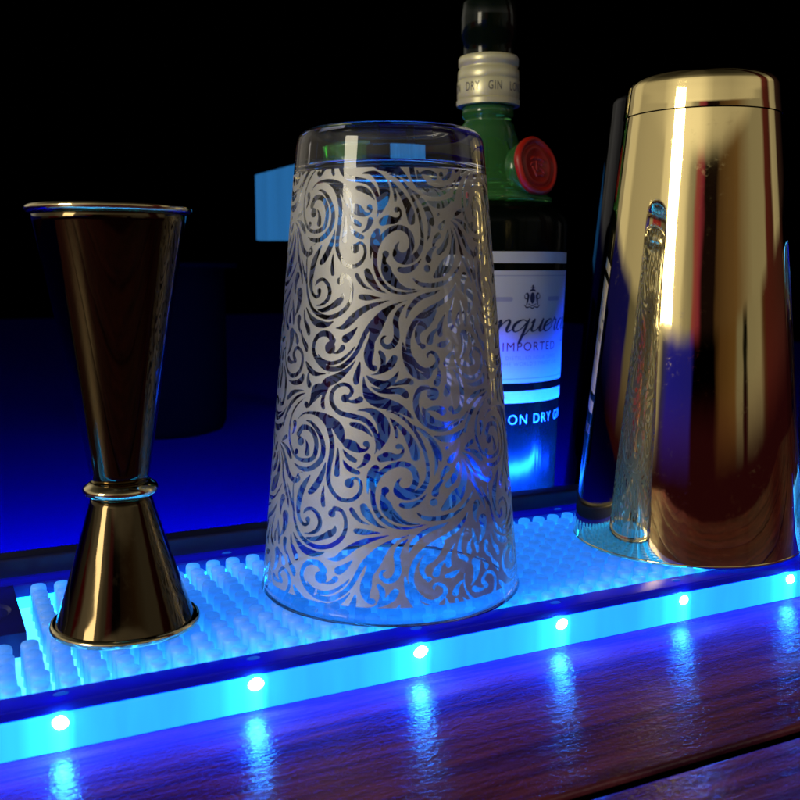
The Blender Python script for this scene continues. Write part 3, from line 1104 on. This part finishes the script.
# wax seal on a glass lug, facing the front
SEAL_N = Vector((math.sin(R(12)), -math.cos(R(12)), 0.18)).normalized()
seal = MB()
n = 72
rings = [(0, .16), (.80, .14), (.92, .24), (1.02, .10), (1.16, .12), (1.24, .26), (1.36, .26), (1.46, .12), (1.47, -.05), (1.35, -.18), (0, -.2)]
v_, f_ = lathe(rings, n)
v_ = [(p[0] * (1 + .022 * math.sin(3 * math.atan2(p[1], p[0]) + 1) + .012 * math.sin(7 * math.atan2(p[1], p[0]))), p[1] * (1 + .02 * math.sin(5 * math.atan2(p[1], p[0]))), p[2]) for p in v_]
seal.add(v_, f_)
sc_ = Vector((.55, -3.45, z_at(166, 49.0) - BZ))
se = seal.build('wax_seal', M['wax'], bo)
se.rotation_euler = SEAL_N.to_track_quat('Z', 'Y').to_euler()
se.location = sc_ * CM
# raised relief of the seal: a plain stamped flower head
rl = MB()
for (xa_, ya_, xb_, yb_, w_) in ((-.42, .30, -.12, .36, .09), (.14, .38, .44, .26, .09), (-.04, .18, -.10, -.22, .08), (-.36, -.10, -.22, -.42, .08),
                                 (-.16, -.50, .30, -.46, .08), (.20, -.14, .40, -.34, .08), (.12, .10, .30, .02, .06), (-.5, .02, -.3, .12, .05)):
    for q_ in range(7):
        t_ = q_ / 6
        v2_, f2_ = lathe([(w_, 0), (w_ * .8, .05), (w_ * .4, .075), (0, .08)], 12)
        rl.add(v2_, f2_, (xa_ + (xb_ - xa_) * t_, ya_ + (yb_ - ya_) * t_ + .05 * math.sin(t_ * 3), .135 + .004 * q_))
rl.build('seal_relief', M['wax'], se)
lug = MB().add(*lathe([(1.25, -.9), (1.40, -.2), (1.25, -.17), (0, -.15)], 48)).add(*lathe([(.55, -2.2), (.75, -1.4), (1.25, -.9)], 48))
lg = lug.build('seal_lug', M['green_glass'], bo)
lg.rotation_euler = se.rotation_euler
lg.location = se.location


# label: everything is laid out flat (s along the wall, z up) and bent onto the body
def bend(s, z, lift=.0):
    r_ = bwall(z) + .015 + lift
    a_ = s / 4.2
    return (r_ * math.sin(a_), -r_ * math.cos(a_), z)


def patch(name, s0, s1, z0, z1, m, lift, parent, th_=.0, rc=0.0):
    v, f = [], []
    ns = max(2, int((s1 - s0) / .2))
    for j in range(2):
        for i_ in range(ns + 1):
            v.append(bend(s0 + (s1 - s0) * i_ / ns, z1 if j else z0, lift))
    for i_ in range(ns):
        f.append((i_, i_ + 1, ns + 2 + i_, ns + 1 + i_))
    return mesh_obj(name, v, f, m, parent)


YF = 48.3
zl = lambda y: z_at(y, YF) - BZ
S0, S1 = -3.9, 3.9
lab = patch('label', S0, S1, zl(383), zl(270.5), M['label'], .0, bo)
patch('upper_band', S0, S1, zl(263), zl(251.5), M['label'], .0, bo)
patch('lower_band', S0, S1, zl(403), zl(391), M['label'], .0, bo)
for zz_ in (275.5, 378.5):
    patch('label_rule', S0 + .15, S1 - .15, zl(zz_ + .35), zl(zz_ - .35), M['label_rule'], .008, lab)


def strokes_on_label(name, strokes, s_c, z_c, scale, shear, m, lift, parent, h=.022, xs=1.0):
    allq = []
    for st in strokes:
        q = [((p[0] * xs + shear * p[1]) * scale, p[1] * scale, p[2] * scale) for p in st]
        allq.append(dense(q, h * .8) if len(q) > 1 else np.array([(q[0][0], q[0][1], q[0][2] / 2)]))
    A = np.vstack(allq)
    x0, y0 = A[:, 0].min() - .15, A[:, 1].min() - .15
    nx, ny = int((A[:, 0].max() + .15 - x0) / h) + 2, int((A[:, 1].max() + .15 - y0) / h) + 2
    S = np.full((ny, nx), 9.0)
    for q in allq:
        stamp(S, x0, y0, h, q)
    V, Fc = contour_fill(S, x0, y0, h)
    cx_ = x0 + nx * h / 2
    return mesh_obj(name, [bend(x - cx_ + s_c, y + z_c, lift) for x, y in V], Fc, m, parent)


# pointed-pen script, x-height 1; (x, y, width)
def letter(ch, x):
    T, t = .24, .10
    L = {
        'T': ([[(-.1, 1.5, t), (.05, 1.85, T * .8), (.5, 1.95, T), (1.0, 1.85, T), (1.5, 1.98, T * .7), (1.7, 2.2, t)],
               [(.95, 1.85, t), (.85, 1.2, T), (.7, .5, T), (.45, .08, T * .8), (.05, .05, t), (-.15, .3, t)], [(-.12, .33, .2)]], 1.25),
        'a': ([[(.72, .85, t), (.45, 1.0, t), (.12, .72, T), (.05, .3, T), (.25, .0, t), (.55, .25, t), (.8, .9, t)],
               [(.85, 1.0, T * .7), (.8, .6, T), (.76, .15, T), (.9, .0, t), (1.15, .3, t)]], 1.02),
        'n': ([[(0, .7, t), (.15, .98, T * .6), (.2, .7, T), (.18, 0, T)], [(.2, .25, t), (.42, .85, t), (.62, 1.0, T * .7), (.72, .75, T), (.70, .2, T), (.84, .0, t), (1.08, .3, t)]], 1.0),
        'q': ([[(.72, .85, t), (.45, 1.0, t), (.12, .72, T), (.05, .3, T), (.25, .0, t), (.55, .25, t), (.8, .9, t)],
               [(.86, 1.05, T * .6), (.82, .5, T), (.78, -.2, T), (.76, -.85, T), (.8, -1.0, t)], [(.76, -.5, t), (1.0, -.1, t), (1.12, .25, t)]], 1.08),
        'u': ([[(0, .72, t), (.16, 1.0, T * .7), (.16, .6, T), (.18, .15, T), (.36, .0, t), (.6, .25, t), (.78, .9, t)],
               [(.8, 1.0, T * .8), (.78, .6, T), (.76, .15, T), (.9, .0, t), (1.12, .3, t)]], 1.0),
        'e': ([[(.1, .4, t), (.5, .62, t), (.58, .88, t), (.4, 1.0, t), (.12, .7, T), (.08, .3, T), (.28, .0, T * .5), (.55, .1, t), (.78, .4, t)]], .68),
        'r': ([[(0, .5, t), (.2, 1.1, T * .6), (.32, .9, T * .6), (.5, .9, t), (.46, .5, T), (.46, .15, T), (.6, .0, t), (.8, .3, t)]], .72),
        'y': ([[(0, .72, t), (.16, 1.0, T * .7), (.16, .6, T), (.2, .15, T), (.36, .02, t), (.6, .3, t), (.78, .95, t)],
               [(.82, 1.0, T * .8), (.78, .4, T), (.7, -.4, T), (.5, -.9, T * .6), (.2, -1.0, t), (.1, -.75, t), (.5, -.3, t), (1.1, .25, t)]], 1.0),
    }
    st, adv = L[ch]
    return [[(p[0] + x, p[1], p[2]) for p in s] for s in st], x + adv


def word(txt):
    x, out = 0.0, []
    for ch in txt:
        s, x = letter(ch, x)
        out += s
    return out


strokes_on_label('script_lettering', word('Tanqueray'), -.12, zl(331.5), .60, .42, M['ink'], .012, lab, xs=1.52)


def text_on_label(name, txt, size, s_c, z_c, m, lift, parent, xs=1.0, shear=0.0, fn=None):
    c = bpy.data.curves.new(name, 'FONT')
    c.body = txt
    c.size = size
    c.align_x = 'CENTER'
    c.align_y = 'CENTER'
    c.shear = shear
    c.resolution_u = 4
    c.space_character = 1.18
    to = bpy.data.objects.new(name, c)
    scene.collection.objects.link(to)
    dg = bpy.context.evaluated_depsgraph_get()
    me = to.evaluated_get(dg).to_mesh()
    V = [tuple(q.co) for q in me.vertices]
    Fc = [tuple(p.vertices) for p in me.polygons]
    to.evaluated_get(dg).to_mesh_clear()
    bpy.data.objects.remove(to)
    bpy.data.curves.remove(c)
    fn = fn or (lambda s, z: bend(s, z, lift))
    return mesh_obj(name, [fn(x * xs + s_c, y + z_c) for x, y, z in V], Fc, m, parent)


text_on_label('printed_word', 'IMPORTED', .62, .12, zl(347), M['ink_red'], .012, lab, 1.05)
text_on_label('small_print', 'DISTILLED FOUR TIMES', .27, .25, zl(358), M['ink_soft'], .012, lab, 1.05)
text_on_label('small_print', "THE WORLD'S FINEST GIN", .27, .25, zl(364), M['ink_soft'], .012, lab, 1.05)
text_on_label('bottle_lettering', 'LONDON DRY GIN', .72, .0, zl(420), M['bottle_print'], .01, bo, 1.0)
text_on_label('collar_lettering', 'LONDON   DRY   GIN   LONDON   DRY   GIN', .62, 0, bz(91), M['collar_ink'], 0, bo, .62,
              fn=lambda s, z: (1.635 * math.sin(s / 1.64), -1.635 * math.cos(s / 1.64), z))

# small heraldic crest: shield with two beasts, crown and ribbon
cr = [[(0, .55, .5), (0, .2, .62), (0, -.15, .4), (0, -.38, .08)],
      [(-.75, -.5, .1), (-.62, 0, .22), (-.55, .45, .26), (-.72, .72, .16), (-.9, .6, .08)],
      [(.75, -.5, .1), (.62, 0, .22), (.55, .45, .26), (.72, .72, .16), (.9, .6, .08)],
      [(-.62, .1, .1), (-.95, .2, .12), (-1.0, .55, .06)], [(.62, .1, .1), (.95, .2, .12), (1.0, .55, .06)],
      [(-.35, .95, .1), (-.15, 1.05, .2), (.15, 1.05, .2), (.35, .95, .1)], [(0, 1.2, .2), (0, 1.5, .22)], [(-.2, 1.32, .1)], [(.22, 1.34, .1)],
      [(-1.0, -.55, .08), (-.7, -.8, .14), (-.3, -.72, .1), (0, -.9, .14), (.3, -.72, .1), (.7, -.8, .14), (1.0, -.55, .08)],
      [(-.5, -.4, .08), (0, -.6, .1), (.5, -.4, .08)]]
strokes_on_label('crest', cr, .0, zl(300), .47, 0, M['ink'], .012, lab, .016)
strokes_on_label('soft_print', [[(-2.1, .05, .22), (-1.2, .05, .22)]], -1.65, zl(300), 1.0, 0, M['ink_soft'], .010, lab, .03)
strokes_on_label('soft_print', [[(1.2, .05, .22), (2.1, .05, .22)]], 1.65, zl(300), 1.0, 0, M['ink_soft'], .010, lab, .03)

# ------------------------------------------------------------------ things in the dark behind
ib = empty('ice_container', (-23.0, 91.0, -3.0), 0, label='black round container barely seen in the dark behind the jigger', cat='container')
hb_ = z_at(262, 86) + 3.0
MB().add(*lathe([(0, .0), (5.2, .0), (5.9, .25), (6.25, 1.0), (6.4, 4), (6.45, hb_ - .6), (6.2, hb_ - .5), (0, hb_ - .5)], 72)).build('body', M['black_matte'], ib)
MB().add(*lathe([(6.3, hb_ - .55), (7.6, hb_ - .5), (7.7, hb_ - .25), (7.6, hb_), (0, hb_)], 72)).build('lid', M['black_matte'], ib)

# ribbed blue panel in the dark; emission stands in for the light on it
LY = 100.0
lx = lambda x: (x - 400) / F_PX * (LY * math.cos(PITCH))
wl_ = empty('ribbed_panel', (0, LY, 0), 0, label='pale blue ribbed panel in the dark to the left of the glass, its light put in as emission', cat='panel')
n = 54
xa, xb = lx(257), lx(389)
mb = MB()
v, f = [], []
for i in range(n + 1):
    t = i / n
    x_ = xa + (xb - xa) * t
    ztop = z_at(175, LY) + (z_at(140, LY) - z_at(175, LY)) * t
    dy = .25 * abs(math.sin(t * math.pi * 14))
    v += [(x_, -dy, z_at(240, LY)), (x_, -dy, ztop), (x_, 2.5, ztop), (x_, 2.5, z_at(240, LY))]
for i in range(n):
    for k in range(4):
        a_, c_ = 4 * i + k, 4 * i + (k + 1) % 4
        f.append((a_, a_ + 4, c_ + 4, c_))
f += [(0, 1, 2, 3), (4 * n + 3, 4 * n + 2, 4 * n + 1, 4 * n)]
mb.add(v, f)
recalc(mb.build('panel_glow_face', M['panel_glow'], wl_, False))
MB().box(xa + 4, xa + 7, 2.6, 4.2, -3.0, z_at(150, LY)).build('stand', M['black_matte'], wl_, False)

# clear glass cut by the right edge of the picture
hx = empty('highball_glass', (21.6, 43.2, -3.0), 0, label='clear tumbler cut off by the right edge behind the gold tin', cat='glass')
hz_ = z_at(236, 41) + 3.0
pr = [(0, 0), (2.9, 0), (3.05, .15)] + [(3.05 + .35 * t, .2 + (hz_ - .2) * t) for t in (0, .25, .5, .75, 1)] + [(3.32, hz_ + .06), (3.22, hz_)] + [(3.24 - .35 * t, hz_ - (hz_ - 1.6) * t) for t in (.25, .5, .75, 1)] + [(2.6, 1.3), (0, 1.25)]
recalc(MB().add(*lathe(pr, 96)).build('glass_body', M['glass'], hx))
